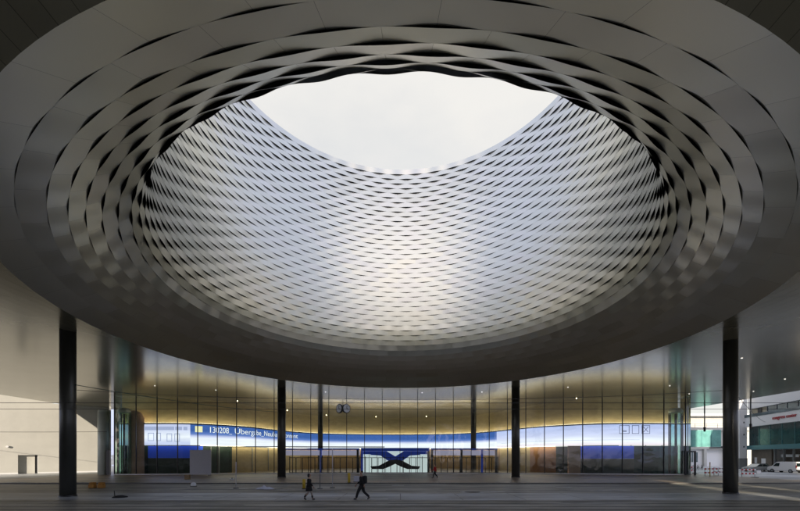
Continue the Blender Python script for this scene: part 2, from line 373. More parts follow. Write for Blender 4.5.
# glazed front of the foyer: concave curve of tall panes
HW = 40.2
def FY(x): return 57-4*(x/HW)**2
nb = 30; xs = [-HW+2*HW*i/nb for i in range(nb+1)]
for i in range(nb):
    a, b = xs[i], xs[i+1]
    MB().quad((a, FY(a), .26), (b, FY(b), .26), (b, FY(b), HS-.02), (a, FY(a), HS-.02)).build('window_pane', M['glass'], hall)
for i, x in enumerate(xs):
    MB().box(x, FY(x)-.06, (HS+.2)/2, .075, .16, HS-.24).build('mullion', M['dgrey' if i % 1 == 0 else 'grey'], hall)
bs = MB()
for i in range(nb):
    a, b = xs[i], xs[i+1]; an = math.atan2(FY(b)-FY(a), b-a)
    bs.box((a+b)/2, (FY(a)+FY(b))/2-.05, .19, math.hypot(b-a, FY(b)-FY(a))+.02, .26, .14, rz=an)
bs.build('base_rail', M['whitep'], hall)
for sx in (-1, 1):
    pts = [(sx*(HW+1.6*math.sin(t)), FY(HW)+1.6-1.6*math.cos(t)) for t in (0, .4, .8, 1.2, PI/2)]+[(sx*(HW+1.6), y) for y in (57, 60, 64, 68, 72)]
    mb = MB()
    for p, q in zip(pts, pts[1:]): mb.quad((*p, .1), (*q, .1), (*q, HS-.02), (*p, HS-.02))
    mb.build('side_glazing', M['drum'], hall)
    for p in pts[4:]:
        MB().box(p[0], p[1], HS/2, .09, .09, HS-.05).build('mullion', M['dgrey'], hall)

# inner curved wall: lower panels, fascia
ctrl = [(-44, 56.6), (-41.6, 56.3), (-38.4, 56.1), (-35, 55.9), (-32, 56.0), (-29, 58), (-26, 62), (-24.2, 68), (-21.5, 75.5), (-16.5, 80.8), (-8.5, 83.8), (0, 84.6), (8.5, 83.2), (15.5, 79), (19.4, 72), (21.4, 66.5), (24, 61.2), (28.6, 57.0), (32, 55.9), (35, 55.8), (38.4, 56.0), (41.6, 56.3), (44, 56.6)]
def cr_pt(p0, p1, p2, p3, t):
    return tuple(.5*((2*p1[k])+(-p0[k]+p2[k])*t+(2*p0[k]-5*p1[k]+4*p2[k]-p3[k])*t*t+(-p0[k]+3*p1[k]-3*p2[k]+p3[k])*t**3) for k in (0, 1))
crv = []
for i in range(1, len(ctrl)-2):
    for k in range(10): crv.append(cr_pt(*ctrl[i-1:i+3], k/10))
crv.append(ctrl[-2])
arc = [0]
for p, q in zip(crv, crv[1:]): arc.append(arc[-1]+math.hypot(q[0]-p[0], q[1]-p[1]))
def scr(p): return 400+F*p[0]/p[1]
def arc_at(x):
    for i in range(len(crv)-1):
        a, b = scr(crv[i]), scr(crv[i+1])
        if a <= x <= b: return arc[i]+(arc[i+1]-arc[i])*(x-a)/(b-a)
    return 0
def on(s_, off=0):
    for i in range(len(crv)-1):
        if arc[i+1] >= s_ or i == len(crv)-2:
            t = (s_-arc[i])/(arc[i+1]-arc[i]); p, q = crv[i], crv[i+1]; dx, dy = q[0]-p[0], q[1]-p[1]; l = math.hypot(dx, dy)
            return (p[0]+dx*t+dy/l*off, p[1]+dy*t-dx/l*off)
def strip(s0, s1, z0, z1, off, name, m, parent, thick=.08):
    n = max(2, int((s1-s0)/.8)); mb = MB()
    P = [on(s0+(s1-s0)*i/n, off) for i in range(n+1)]; Q = [on(s0+(s1-s0)*i/n, off-thick) for i in range(n+1)]
    for i in range(n):
        mb.quad((*P[i], z0), (*P[i+1], z0), (*P[i+1], z1), (*P[i], z1))
        mb.quad((*Q[i], z1), (*Q[i+1], z1), (*Q[i+1], z0), (*Q[i], z0))
        mb.quad((*P[i], z1), (*P[i+1], z1), (*Q[i+1], z1), (*Q[i], z1)); mb.quad((*P[i], z0), (*Q[i], z0), (*Q[i+1], z0), (*P[i+1], z0))
    mb.quad((*P[0], z0), (*P[0], z1), (*Q[0], z1), (*Q[0], z0)); mb.quad((*P[-1], z0), (*Q[-1], z0), (*Q[-1], z1), (*P[-1], z1))
    return mb.build(name, m, parent)
SL = arc[-1]
strip(0, SL, 7.62, HS-.01, 0, 'gold_fascia', M['gold'], hall)
# dark line under the fascia
strip(0, SL, 7.47, 7.66, .95, 'fascia_edge', M['dgrey'], hall, .9)
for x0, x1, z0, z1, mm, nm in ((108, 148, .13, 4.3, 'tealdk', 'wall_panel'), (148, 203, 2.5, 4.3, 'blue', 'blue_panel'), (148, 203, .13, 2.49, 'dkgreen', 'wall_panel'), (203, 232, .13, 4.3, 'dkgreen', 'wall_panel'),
        (232, 300, .13, 4.3, 'gold', 'wall_panel'), (300, 500, .13, 4.3, 'wood', 'wall_panel'), (500, 530, .13, 4.3, 'gold', 'wall_panel'), (530, 556, .13, 4.3, 'brick', 'wall_panel'),  # brick panel paints a building mirrored in the glass
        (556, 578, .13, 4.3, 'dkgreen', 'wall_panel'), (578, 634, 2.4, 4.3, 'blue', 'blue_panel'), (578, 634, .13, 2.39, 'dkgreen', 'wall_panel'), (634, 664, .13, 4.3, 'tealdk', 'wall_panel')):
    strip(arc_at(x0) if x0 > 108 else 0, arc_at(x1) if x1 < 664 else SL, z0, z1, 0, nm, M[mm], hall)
for x in (252, 268, 508, 520, 219, 211): # pilasters that divide the lower wall
    p = on(arc_at(x), .06); MB().box(p[0], p[1], 2.2, .12, .12, 4.1).build('pilaster', M['grey'], hall)
struct(MB().quad((-41, 60.01, .128), (41, 60.01, .128), (41, 90, .128), (-41, 90, .128)).build('hall_floor', M['floor']))
# cove lamp above the display washing the fascia, and downlights
strip(0, SL, 7.665, 7.69, .75, 'wash_strip', M['warm'], hall, .5)
strip(arc_at(200), arc_at(556), 4.37, 4.395, .75, 'wash_strip', M['warm'], hall, .55)  # unseen strip added to brighten the lower wall
ic = MB()
for i in range(40):
    a, b = -41+2.05*i, -41+2.05*(i+1)
    fa, fb = FY(min(HW, abs(a)))+.1, FY(min(HW, abs(b)))+.1
    ic.quad((a, fa, HS-.012), (b, fb, HS-.012), (b, 87, HS-.012), (a, 87, HS-.012))
ic.build('foyer_ceiling', mat('foyer_ceiling_metal', (.60, .60, .62), .15, .9, noise=.04, nscale=.5), hall)
for i in range(8):
    s_ = arc_at(230)+(arc_at(580)-arc_at(230))*i/7; p = on(s_, 2.2)
    MB().tube([(p[0], p[1], HS-.06), (p[0], p[1], HS-.015)], .06, 12).build('downlight', M['down'], hall)
random.seed(3)
# small recessed lamps in the soffit
for (x, y) in [(-47, 42), (-38, 50), (-41, 33), (-30, 46), (-33, 58), (-44, 57), (-24, 49), (-10, 50.5), (3, 51), (11, 50.5), (21, 47), (33, 46), (43, 42), (40, 52), (30, 33), (47, 50), (-36, 27), (37, 22)]:
    MB().tube([(x, y, HS-.03), (x, y, HS-.008)], .07, 10).build('ceiling_lamp', M['dotlamp'], hall)

# the wide curved display
led = empty('led_display', (0, 0, 0), 'wide curved ribbon screen showing a blue title bar with a white file name', 'display')
def ledm(name, top, bot, s):
    m = bpy.data.materials.new(name); m.use_nodes = True; t = m.node_tree; t.nodes.clear()
    tcn = t.nodes.new('ShaderNodeTexCoord'); sp = t.nodes.new('ShaderNodeSeparateXYZ'); mr = t.nodes.new('ShaderNodeMapRange'); mr.inputs[1].default_value = 4.4; mr.inputs[2].default_value = 7.45
    r = t.nodes.new('ShaderNodeValToRGB'); r.color_ramp.elements.remove(r.color_ramp.elements[1])
    r.color_ramp.elements[0].position = 0; r.color_ramp.elements[0].color = (*bot[0][1], 1)
    for p, c in bot[1:]+top: e = r.color_ramp.elements.new(p); e.color = (*c, 1)
    n = t.nodes.new('ShaderNodeTexNoise'); n.inputs['Scale'].default_value = .8; n.inputs['Detail'].default_value = 2
    mpn = t.nodes.new('ShaderNodeMapping'); mpn.inputs['Scale'].default_value = (.25, .25, 2.5)
    ml = t.nodes.new('ShaderNodeMapRange'); ml.inputs[3].default_value = s*.82; ml.inputs[4].default_value = s*1.18
    e = t.nodes.new('ShaderNodeEmission'); o = t.nodes.new('ShaderNodeOutputMaterial')
    k = t.links.new; k(tcn.outputs['Object'], sp.inputs[0]); k(sp.outputs[2], mr.inputs[0]); k(mr.outputs[0], r.inputs[0]); k(r.outputs[0], e.inputs[0])
    k(tcn.outputs['Object'], mpn.inputs[0]); k(mpn.outputs[0], n.inputs[0]); k(n.outputs[0], ml.inputs[0]); k(ml.outputs[0], e.inputs[1]); k(e.outputs[0], o.inputs[0]); return m
lav = (.56, .58, .82); wht = (.86, .86, .95); blu = (.045, .11, .36); blu2 = (.12, .20, .52); pnk = (.85, .70, .78)
LS = .54
m_title = ledm('screen_title_bar', [(.55, blu2), (.70, blu), (1, blu)], [(0, wht), (.34, wht), (.44, lav)], LS)
m_left = ledm('screen_window_body', [(.8, lav), (1, lav)], [(0, lav), (.1, lav), (.4, wht)], LS)
m_right = ledm('screen_blank_area', [(.55, lav), (1, (.42, .48, .78))], [(0, pnk), (.2, wht)], LS)
sA, sB = arc_at(190.5), arc_at(500)
strip(0, sA, 4.4, 7.45, .8, 'screen_section', m_left, led)
strip(sA, sB, 4.4, 7.45, .8, 'screen_section', m_title, led)
strip(sB, SL, 4.4, 7.45, .8, 'screen_section', m_right, led)
def curve_text(txt, s0, s1, z0, h, m, parent, name):
    cu = bpy.data.curves.new(name, 'FONT'); cu.body = txt; cu.size = 1; o = bpy.data.objects.new(name, cu); C.objects.link(o)
    dg = bpy.context.evaluated_depsgraph_get(); me = bpy.data.meshes.new_from_object(o.evaluated_get(dg)); bpy.data.objects.remove(o)
    bm = bmesh.new(); bm.from_mesh(me)
    mnx = min(v.co.x for v in bm.verts); mxx = max(v.co.x for v in bm.verts)
    for v in bm.verts:
        p = on(s0+(s1-s0)*(v.co.x-mnx)/(mxx-mnx), .82); v.co = Vector((p[0], p[1], z0+v.co.y*h))
    bm.to_mesh(me); bm.free(); me.materials.clear(); me.materials.append(m); q = bpy.data.objects.new(name, me); C.objects.link(q); q.parent = parent; return q
t1 = curve_text('130208_', arc_at(208.5), arc_at(229.5), 6.35, 1.25, M['ledwhite'], led, 'lettering')
t2 = curve_text('\u00dcbergabe_Neubau_Content', arc_at(232), arc_at(295), 6.35, 1.25, M['ledwhite'], led, 'lettering')
strip(arc_at(195), arc_at(201.5), 6.35, 7.25, .82, 'folder_icon', M['ledyel'], led, .01)
# faint page drawings on the left part and window buttons on the right
def outline(x0, x1, z0, z1, t, m, name):
    a, b = arc_at(x0), arc_at(x1)
    strip(a, b, z0, z0+t, .82, name, m, led, .01); strip(a, b, z1-t, z1, .82, name, m, led, .01)
    strip(a, a+t, z0, z1, .825, name, m, led, .01); strip(b-t, b, z0, z1, .825, name, m, led, .01)
faint = emat('screen_faint_line', (.42, .46, .70), .45)
for x0, x1, z0, z1 in ((152, 158, 5.0, 6.2), (160, 164.5, 5.0, 6.2), (170.5, 175.5, 4.9, 6.1), (177.5, 182, 4.9, 6.1)): outline(x0, x1, z0, z1, .10, faint, 'page_mark')
strip(arc_at(146), arc_at(188), 6.6, 7.1, .82, 'page_mark', faint, led, .01)
for x0, x1 in ((617, 626), (628.5, 635.5), (638, 646)): outline(x0, x1, 6.05, 7.3, .07, M['leddark'], 'window_button')
strip(arc_at(619.5), arc_at(623.5), 6.35, 6.5, .83, 'window_button', M['leddark'], led, .01)
xb = MB()
for sg in (1, -1):
    a, b = arc_at(639.8), arc_at(644.2)
    p, q = on(a, .83), on(b, .83); z0, z1 = (6.3, 7.05) if sg > 0 else (7.05, 6.3)
    xb.quad((*p, z0-.06), (*q, z1-.06), (*q, z1+.06), (*p, z0+.06))
xb.build('window_button', M['leddark'], led)
strip(arc_at(505), arc_at(636), 5.15, 5.19, .82, 'page_mark', faint, led, .01)

# salmon panels standing in for sunlit buildings mirrored in the glass, blue posts, entrance portal
sp = empty('curved_reflection', (-38.7, 54.6, .12), 'salmon orange curved panel standing in for a reflection in the left glass', 'reflection')
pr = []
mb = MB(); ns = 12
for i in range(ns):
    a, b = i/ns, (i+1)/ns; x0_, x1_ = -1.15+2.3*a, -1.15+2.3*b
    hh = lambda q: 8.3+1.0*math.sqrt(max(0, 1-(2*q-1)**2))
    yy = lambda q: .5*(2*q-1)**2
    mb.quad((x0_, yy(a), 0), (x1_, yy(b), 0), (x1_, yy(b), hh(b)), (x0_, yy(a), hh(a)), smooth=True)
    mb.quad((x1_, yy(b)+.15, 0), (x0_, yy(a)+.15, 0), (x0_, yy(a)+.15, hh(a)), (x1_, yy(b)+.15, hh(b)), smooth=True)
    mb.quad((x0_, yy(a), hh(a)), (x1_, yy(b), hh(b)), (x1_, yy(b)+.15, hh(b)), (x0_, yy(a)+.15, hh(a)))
mb.build('panel', M['salmon'], sp)  # mirrored sunlit building, painted as a curved panel
sp2 = empty('tan_reflection', (26.0, 56.0, .12), 'narrow tan panel standing in for a reflection in the right glass', 'reflection')
MB().b2(-.9, .9, 0, .3, 0, 4.2).build('panel', M['salmon'], sp2)  # second mirrored building, painted as a panel

pt = empty('entrance_portal', (-.75, 59.2, .12), 'brightly lit white entrance portal marked with a large blue and black X', 'portal')
MB().b2(-5.2, 5.2, 0, .1, 0, 3.75).build('back_panel', M['portal'], pt)
MB().b2(-5.4, 5.4, -.15, .3, 3.45, 3.95).build('lintel', M['blue'], pt)
MB().b2(-5.4, -5.05, -.14, .29, 0, 3.44).build('post', M['blue'], pt); MB().b2(5.05, 5.4, -.14, .29, 0, 3.44).build('post', M['dgrey'], pt)
xm = MB()
for sg in (-1, 1):
    pl = [(sg*3.9, -.02, 3.44), (sg*1.35, -.02, 3.44), (0, -.02, 2.62), (0, -.02, 1.75), (sg*1.25, -.02, 2.0), (sg*2.3, -.02, 2.75), (sg*3.9, -.02, 2.85)]
    xm.quad(*(pl if sg > 0 else pl[::-1]))
    xm.quad((sg*3.9, -.025, 2.95), (sg*5.04, -.025, 2.95), (sg*5.04, -.025, 3.44), (sg*3.9, -.025, 3.44))
xm.build('blue_mark', M['blue'], pt)
xk = MB()
for sg in (-1, 1):
    pl = [(0, -.03, 2.15), (0, -.03, 1.45), (sg*.9, -.03, 1.0), (sg*1.9, -.03, .62), (sg*3.7, -.03, .62), (sg*3.9, -.03, 1.05), (sg*2.6, -.03, 1.15), (sg*1.0, -.03, 2.0)]
    xk.quad(*(pl if sg > 0 else pl[::-1]))
xk.build('black_mark', M['dgrey'], pt)
for x in (-4.1, -2.9, 2.5, 3.9, 1.2, -1.5): MB().b2(x-.03, x+.03, -.06, -.03, 0, 3.4).build('glazing_bar', M['grey'], pt)

# entrance canopy beams left and right of the portal, with posts
bm_ = empty('entrance_beam', (0, 58.6, 0), 'long blue beam on posts over the foyer entrances', 'beam')
MB().b2(-18.2, -6.3, 0, .25, 3.75, 4.0).b2(4.8, 15.2, 0, .25, 3.75, 4.0).build('beam', M['blue'], bm_)
MB().b2(-18.2, -6.3, .25, .5, 2.9, 3.7).b2(4.8, 15.2, .25, .5, 2.9, 3.7).build('lavender_strip', mat('lavender_glow', (.45, .42, .50), .4, emit=(.6, .55, .75), es=.18), bm_)  # lavender reflection under the beam given as emission
for x in (-18.1, -12.4, -6.6, 5.0, 9.6, 12.8, 15.0): MB().b2(x-.16, x+.16, .02, .22, .12, 3.75).build('post', M['dgrey' if abs(x+12.4) > 1 and abs(x-12.8) > 1 else 'blue'], bm_)
ob = empty('overhead_pipe', (0, 56.2, 0), 'thin dark pipe running above the fence left of the portal', 'pipe')
MB().tube([(-25.2, -1.3, 4.15), (-2.3, 0, 4.15)], .07).build('pipe', M['dgrey'], ob)

# dark picket fence in front of the entrances
fn = empty('picket_fence', (0, 57.6, .12), 'dark metal picket fence before the foyer entrances', 'fence')
fx0, fx1 = -16.9, 15.0
MB().b2(fx0, fx1, 0, .05, 2.38, 2.46).b2(fx0, fx1, 0, .05, .12, .18).build('rail', M['dgrey'], fn)
x = fx0; i = 0
while x <= fx1+.01:
    MB().b2(x-.05, x+.05, -.04, .09, 0, 2.60 if i % 3 == 0 else 2.38).build('picket', M['dgrey'], fn); x += (fx1-fx0)/33; i += 1

# glass drums in both corners
for sx, lb in ((-1, 'glass stair drum with pale cap at the left end of the foyer'), (1, 'glass stair drum with pale cap at the right end of the foyer')):
    dr = empty('stair_drum', (sx*39.9, 54.4, .12), lb, 'stair drum', 'glass stair drums at the ends of the foyer')
    MB().lathe(0, 0, [(.85, 0), (.85, 8.95)], 28).build('glass_shell', M['drum'], dr)
    MB().lathe(0, 0, [(.9, 8.95), (.9, 9.1), (.8, 9.4), (.5, 9.6), (.0, 9.66)], 28).build('cap', M['pale'], dr)
    for kx in range(8): MB().box(0.86*math.cos(kx*PI/4+.2), 0.86*math.sin(kx*PI/4+.2), 4.37, .05, .05, 8.74).build('mullion', M['dgrey'], dr)
    MB().tube([(0, 0, 0), (0, 0, 8.74)], .16, 12).build('core', M['dgrey'], dr)
pc = empty('round_pier', (-42.75, 54.2, 0), 'pale green round pier at the left corner of the glass foyer', 'pier')
MB().tube([(0, 0, .12), (0, 0, 9.1)], .68, 28).build('shaft', M['pale'], pc)
MB().lathe(0, 0, [(.70, 9.1), (.66, 9.3), (.45, 9.5), (0, 9.56)], 28).build('cap', M['pale'], pc)
MB().b2(1.0, 1.7, -.8, -.5, .12, 3.6).build('door_frame', M['dgrey'], pc)
for x, lb in ((40.6, 'dark door frame at the right corner of the glass foyer'),):
    df = empty('door_frame', (x, 52.5, .12), lb, 'door frame')
    MB().b2(-.75, -.6, 0, .2, 0, 3.2).b2(.6, .75, 0, .2, 0, 3.2).b2(-.75, .75, 0, .2, 3.2, 3.4).build('frame', M['dgrey'], df)

# ------------------------------------------------------------------ columns
def column(X, Y, r, label, grp, name='round_column', z0=0.0):
    o = empty(name, (X, Y, 0), label, 'column', grp)
    MB().tube([(0, 0, z0), (0, 0, HS-.003)], r, 40).build('shaft', M['column'], o)
    MB().lathe(0, 0, [(r+.05, z0), (r+.05, z0+.10), (r, z0+.12)], 40).build('base_ring', M['dgrey'], o)
    return o
column(-23.05, 26.1, .46, 'thick dark round column near the left edge of the square', 'dark columns under the hall')
column(24.7, 28.1, .45, 'thick dark round column near the right edge of the square', 'dark columns under the hall')
column(-14.95, 47.5, .50, 'dark round column before the glass, left of the hanging clock', 'dark columns under the hall', z0=.12)
column(14.55, 47.3, .50, 'dark round column before the glass, right of the portal', 'dark columns under the hall', z0=.12)
column(-16.1, 76, .50, 'dark column inside the foyer, left of the portal', 'dark columns under the hall', z0=.12)
column(14.8, 75.5, .50, 'dark column inside the foyer, right of the portal', 'dark columns under the hall', z0=.12)

# ------------------------------------------------------------------ left building
def wallpath(pts, z0, z1, th=.4):
    mb = MB()
    for (a, b) in zip(pts, pts[1:]):
        an = math.atan2(b[1]-a[1], b[0]-a[0]); l = math.hypot(b[0]-a[0], b[1]-a[1])
        mb.box((a[0]+b[0])/2-math.sin(an)*th/2, (a[1]+b[1])/2+math.cos(an)*th/2, (z0+z1)/2, l, th, z1-z0, rz=an)
    return mb
lb = empty('cream_building', (-60.6, 57, 0), 'plain cream building beyond the left side of the square', 'building', rz=math.atan2(9, 7.6))
U = lambda px: None
# along-wall coordinate u: 0 at image x=0; recess between u0,u1
def wall_u(px):
    q = (px-400)/F; dx, dy = 7.6, 9; k = (q*57+60.6)/(dx-q*dy); return k*math.hypot(dx, dy)
u0, u1 = wall_u(18), wall_u(38)
zt = 2.95
MB().b2(-25, u0, 0, .5, 0, 26).b2(u1, 5.9, 0, .5, 0, 26).b2(u0, u1, 0, .5, zt, 26).b2(5.9, 30, .0, .5, 0, HS-.01).build('wall', M['cream'], lb)
MB().b2(u0-.2, u1-.3, .6, .7, 0, zt+.2).build('garage_panel', M['cream'], lb)
MB().b2(u1, u1+.1, .5, 1.3, 0, zt+.2).b2(u0-.1, u0, .5, 1.2, 0, zt+.2).b2(u0, u1, .5, 1.3, zt, zt+.1).build('recess', M['grey'], lb)
MB().b2(u1-.3, u1-.02, .72, .8, 0, zt).build('dark_side', M['dgrey'], lb)  # dark strip along the right of the garage recess
MB().b2(-25, u0, -.06, -.005, 0, .22).b2(u1, 14, -.06, -.005, 0, .22).build('plinth', M['white'], lb)
for u in (-3,): MB().b2(u-.015, u+.015, -.012, -.003, .3, 25 if u < 5.7 else HS-.1).build('joint', M['kerb'], lb)
MB().tube([(wall_u(7), -.1, 4.25), (wall_u(7), -.3, 4.25)], .16, 12).build('wall_lamp', M['whitep'], lb)
# building body behind the wall
MB().b2(-25, 5.9, .5, 20, 25, 26).build('roof', M['roofing'], lb)

# ------------------------------------------------------------------ right side buildings
A0 = (74.4, 80.0); A1 = (66.0, 49.0)
rb = empty('congress_building', (A0[0], A0[1], 0), 'white building with teal glass storey and red lettering at the right', 'building', rz=math.atan2(A1[1]-A0[1], A1[0]-A0[0]))
LA = math.hypot(A1[0]-A0[0], A1[1]-A0[1])
# local x runs toward the camera along the front, local -y... front normal faces -X : local frame y points to +X side? build with y>0 behind
sgn = 1
MB().b2(0, LA, 2.9, 12, 0, 4.1).b2(0, LA, .6, 12, 4.1, 16).build('core', M['white'], rb)
MB().b2(0, 6.2, .3, .6, 0, 4.1).b2(6.2, LA, 2.5, 2.8, 0, 4.1).build('ground_floor_wall', M['brown'], rb)
MB().b2(0, LA, -.5, .6, 4.1, 5.0).build('teal_band', M['teal'], rb)
for i in range(10):
    a = LA*i/10; MB().b2(a+.06, LA*(i+1)/10-.06, 0, .12, 5.02, 8.88).build('window', M['tealdk'], rb)
    MB().b2(a-.06, a+.06, -.05, .15, 5.02, 8.88).build('mullion', M['teal'], rb)
MB().b2(0, LA, -.9, .6, 8.9, 10.9).build('white_fascia', M['whitep'], rb)
for i in range(12):
    a = LA*i/12; MB().b2(a+.08, LA*(i+1)/12-.08, .1, .2, 10.92, 12.68).build('window', M['curtain' if i in (0, 1) else 'winglass'], rb)
    MB().b2(a-.08, a+.08, 0, .2, 10.92, 12.68).build('mullion', M['grey'], rb)
MB().b2(2.6, 3.8, -.02, .05, 11.2, 12.6).build('dark_box', M['dgrey'], rb)
MB().b2(0, LA, -.3, .6, 12.7, 16.2).build('parapet', M['whitep'], rb)
MB().b2(0, LA, -.96, -.92, 10.9, 11.5).build('balcony_glass', M['winglass'], rb)
MB().b2(7.5, 12, 1.0, 2.4, 2.9, 3.1).b2(7.5, 12, 1.0, 1.1, 2.6, 2.9).build('door_canopy', M['whitep'], rb)
for u in (7.2, 9.6, 12, 15, 18): MB().b2(u-.12, u+.12, .2, .5, 0, 4.1).build('pillar', M['stone'], rb)
MB().b2(1.2, 1.9, .22, .3, .8, 2.5).build('notice_board', M['whitep'], rb); MB().b2(3.3, 4.6, .22, .3, 0, 2.3).build('white_door', M['whitep'], rb)
cu = bpy.data.curves.new('sign_text', 'FONT'); cu.body = 'congress center'; cu.size = .95; cu.extrude = .04
to = bpy.data.objects.new('sign_text', cu); C.objects.link(to); dg = bpy.context.evaluated_depsgraph_get(); tm = bpy.data.meshes.new_from_object(to.evaluated_get(dg)); bpy.data.objects.remove(to)
tm.materials.clear(); tm.materials.append(M['redsign']); sg_ = bpy.data.objects.new('sign_lettering', tm); C.objects.link(sg_); sg_.parent = rb
sg_.location = (8.6, -.96, 9.75); sg_.rotation_euler = (PI/2, 0, 0)
tw = empty('white_stair_tower', (73.9, 80.6, 0), 'narrow white stair tower with grey base beside the teal glass storey', 'building')
MB().b2(-1.1, .5, 0, 1.2, 2.3, 17).build('wall', M['white'], tw); MB().b2(-1.15, .55, -.05, 1.2, 0, 2.3).build('base', M['stone'], tw)
for zz in (4.6, 7.2, 9.8): MB().b2(-.3, -.05, -.02, .03, zz, zz+.35).build('vent', M['dgrey'], tw)

bb = empty('cream_office_building', (80, 100, 0), 'sunlit cream building with terrace behind the glass footbridge', 'building')
MB().b2(-24, 20, 0, 14, 4.6, 9.5).b2(-24, -3.2, 0, 14, 0, 4.6).b2(.9, 1.6, 0, 14, 0, 4.6).b2(6.9, 20, 0, 14, 0, 4.6).build('wall', M['cream'], bb)
MB().b2(-3.2, .9, .6, .7, 0, 4.6).build('shop_wall', M['white'], bb)
MB().b2(1.6, 6.9, 1.2, 1.3, 0, 4.6).build('garage_panel', M['whitep'], bb)  # white panel painted in place of the sunlit garage interior
MB().b2(2.2, 6.0, -.03, .05, 4.8, 5.4).build('dark_vent', M['dgrey'], bb)
MB().b2(-2.8, -.4, .5, .58, 1.2, 3.8).build('window', M['winglass'], bb)
for xx in (-2.2, -1.6, -1.0): MB().b2(xx-.05, xx+.05, .44, .5, 1.2, 3.8).build('window_bar', M['whitep'], bb)
MB().b2(-24, 20, -.6, 14, 9.5, 10.3).b2(-24, 20, 3, 14, 10.3, 13.6).build('terrace', M['cream'], bb)
MB().b2(-24, 20, 1, 14, 13.6, 14.2).build('roof', M['whitep'], bb)
for zz in (10.8, 11.3): MB().b2(-24, 20, -.55, -.50, zz, zz+.05).build('terrace_rail', M['grey'], bb)
for xx in range(-23, 20, 3): MB().b2(xx, xx+.06, -.56, -.5, 10.3, 11.35).build('rail_post', M['grey'], bb)

br_ = empty('glass_footbridge', (0, 88, 0), 'green glass footbridge joining the foyer to the white tower', 'footbridge')
MB().b2(43, 75.2, .1, 3, 4.9, 5.15).build('deck', M['white'], br_); MB().b2(43, 75.2, .1, 3, 8.75, 8.95).build('roof', M['white'], br_)
for i in range(14):
    a = 43+2.3*i; MB().b2(a+.04, a+2.26, 0, .08, 4.95, 8.9).build('glass_panel', M['tealgl'], br_)
    MB().b2(a-.04, a+.04, -.03, .1, 4.95, 8.9).build('mullion', M['teal'], br_)

# unseen blocks added behind the viewpoint: they cut the low sun into the streaks on the road
behind = [(-72, 9.2, 68, 'tall dark sun blocker added behind the viewpoint', 'tower'), (11.2, 14.6, 27, 'narrow tan sun blocker added behind the viewpoint', 'brick'), (16.3, 24, 26, 'broad stone sun blocker added behind the viewpoint', 'tower')]
for x0_, x1_, hh, lab, mm in behind:
    b = empty('sun_blocker', (0, -62, 0), lab, 'building', 'sun blockers added behind the viewpoint')
    MB().b2(x0_, x1_, -3, 0, 0, hh).build('wall', M[mm], b)  # body of the unseen sun blocker
    wn = MB()
    nx = max(1, int((x1_-x0_)/3))
    for i in range(nx):
        for j in range(1, int(hh/3.4)):
            cx_ = x0_+(i+.5)*(x1_-x0_)/nx; wn.b2(cx_-.7, cx_+.7, .0, .04, j*3.4, j*3.4+1.8)
    wn.build('windows', M['winglass'], b)

# ------------------------------------------------------------------ overhead cables, hanging clock, hanging rods
def cable(p, q, sag, r, label, m='wire', n=14):
    pts = []
    for i in range(n+1):
        t = i/n; v = Vector(p).lerp(Vector(q), t); v.z -= sag*4*t*(1-t); pts.append(tuple(v))
    o = MB().tube(pts, r, 6).build('overhead_cable', M[m]); return tag(o, label, 'cable', 'tram cables over the road')
cable((-90, 22.9, 5.75), (90, 22.9, 5.75), .1, .014, 'contact wire over the rear tram track')
cable((-90, 20.2, 5.75), (90, 20.2, 5.75), .1, .014, 'contact wire over the front tram track')
cable((-22.6, 26.1, 7.75), (-15.2, 47.1, 8.3), .25, .025, 'green cable from the left column to the column before the glass', 'wireteal')
cable((-22.6, 26.2, 7.4), (-5, 30, 7.35), .15, .016, 'thin cable from the left column to the hanging clock')
cable((-4.4, 30, 7.35), (24.1, 28.1, 7.7), .3, .016, 'thin cable from the hanging clock to the right column')
cable((-90, 44, 6.4), (-38.6, 49.5, 6.0), .3, .025, 'thin cable crossing before the cream building')
cable((25.2, 28.4, 7.7), (70, 72, 9.3), .4, .025, 'cable from the right column toward the white building')
cable((44, 66, 7.6), (80, 97, 10.0), .5, .035, 'cable sagging before the cream terrace')
for (x, y, p) in ((-23.05, 26.1, .62), (24.7, 28.1, .60)):
    pass
ck = empty('hanging_clock', (-4.55, 30, 6.58), 'double faced round clock hanging from the overhead cable', 'clock'); ck.scale = (.85, .85, .85)
for sx, rz in ((-1, -.75), (1, .75)):
    cx_ = sx*.27
    n_ = Vector((math.sin(rz)*1, -math.cos(rz), 0)); c0 = Vector((cx_, 0, 0))
    MB().tube([tuple(c0-n_*.02), tuple(c0+n_*.13)], .44, 28).build('case', M['dgrey'], ck)
    MB().tube([tuple(c0+n_*.131), tuple(c0+n_*.14)], .37, 28).build('dial', M['whitep'], ck)
    a_ = Vector((math.cos(rz), math.sin(rz), 0)); c1 = c0+n_*.15
    MB().tube([tuple(c1), tuple(c1+a_*.02+Vector((0, 0, .28)))], .022, 6).tube([tuple(c1), tuple(c1+a_*.2-Vector((0, 0, .08)))], .026, 6).build('hand', M['black'], ck)
MB().tube([(0, 0, .35), (0, 0, .9)], .03, 8).build('hanger', M['dgrey'], ck)
for (X, Y, zb, lab) in ((48.6, 60, 6.9, 'dark rod hanging from the soffit left of the right column'), (51.3, 55, 7.0, 'dark rod hanging from the soffit right of the right column')):
    o = empty('hanging_rod', (X, Y, zb), lab, 'rod', 'rods hanging from the soffit')
    MB().tube([(0, 0, .5), (0, 0, HS-zb-.01)], .09, 10).build('rod', M['grey'], o); MB().tube([(0, 0, -.2), (0, 0, .5)], [.14, .17], 10).build('weight', M['dgrey'], o)

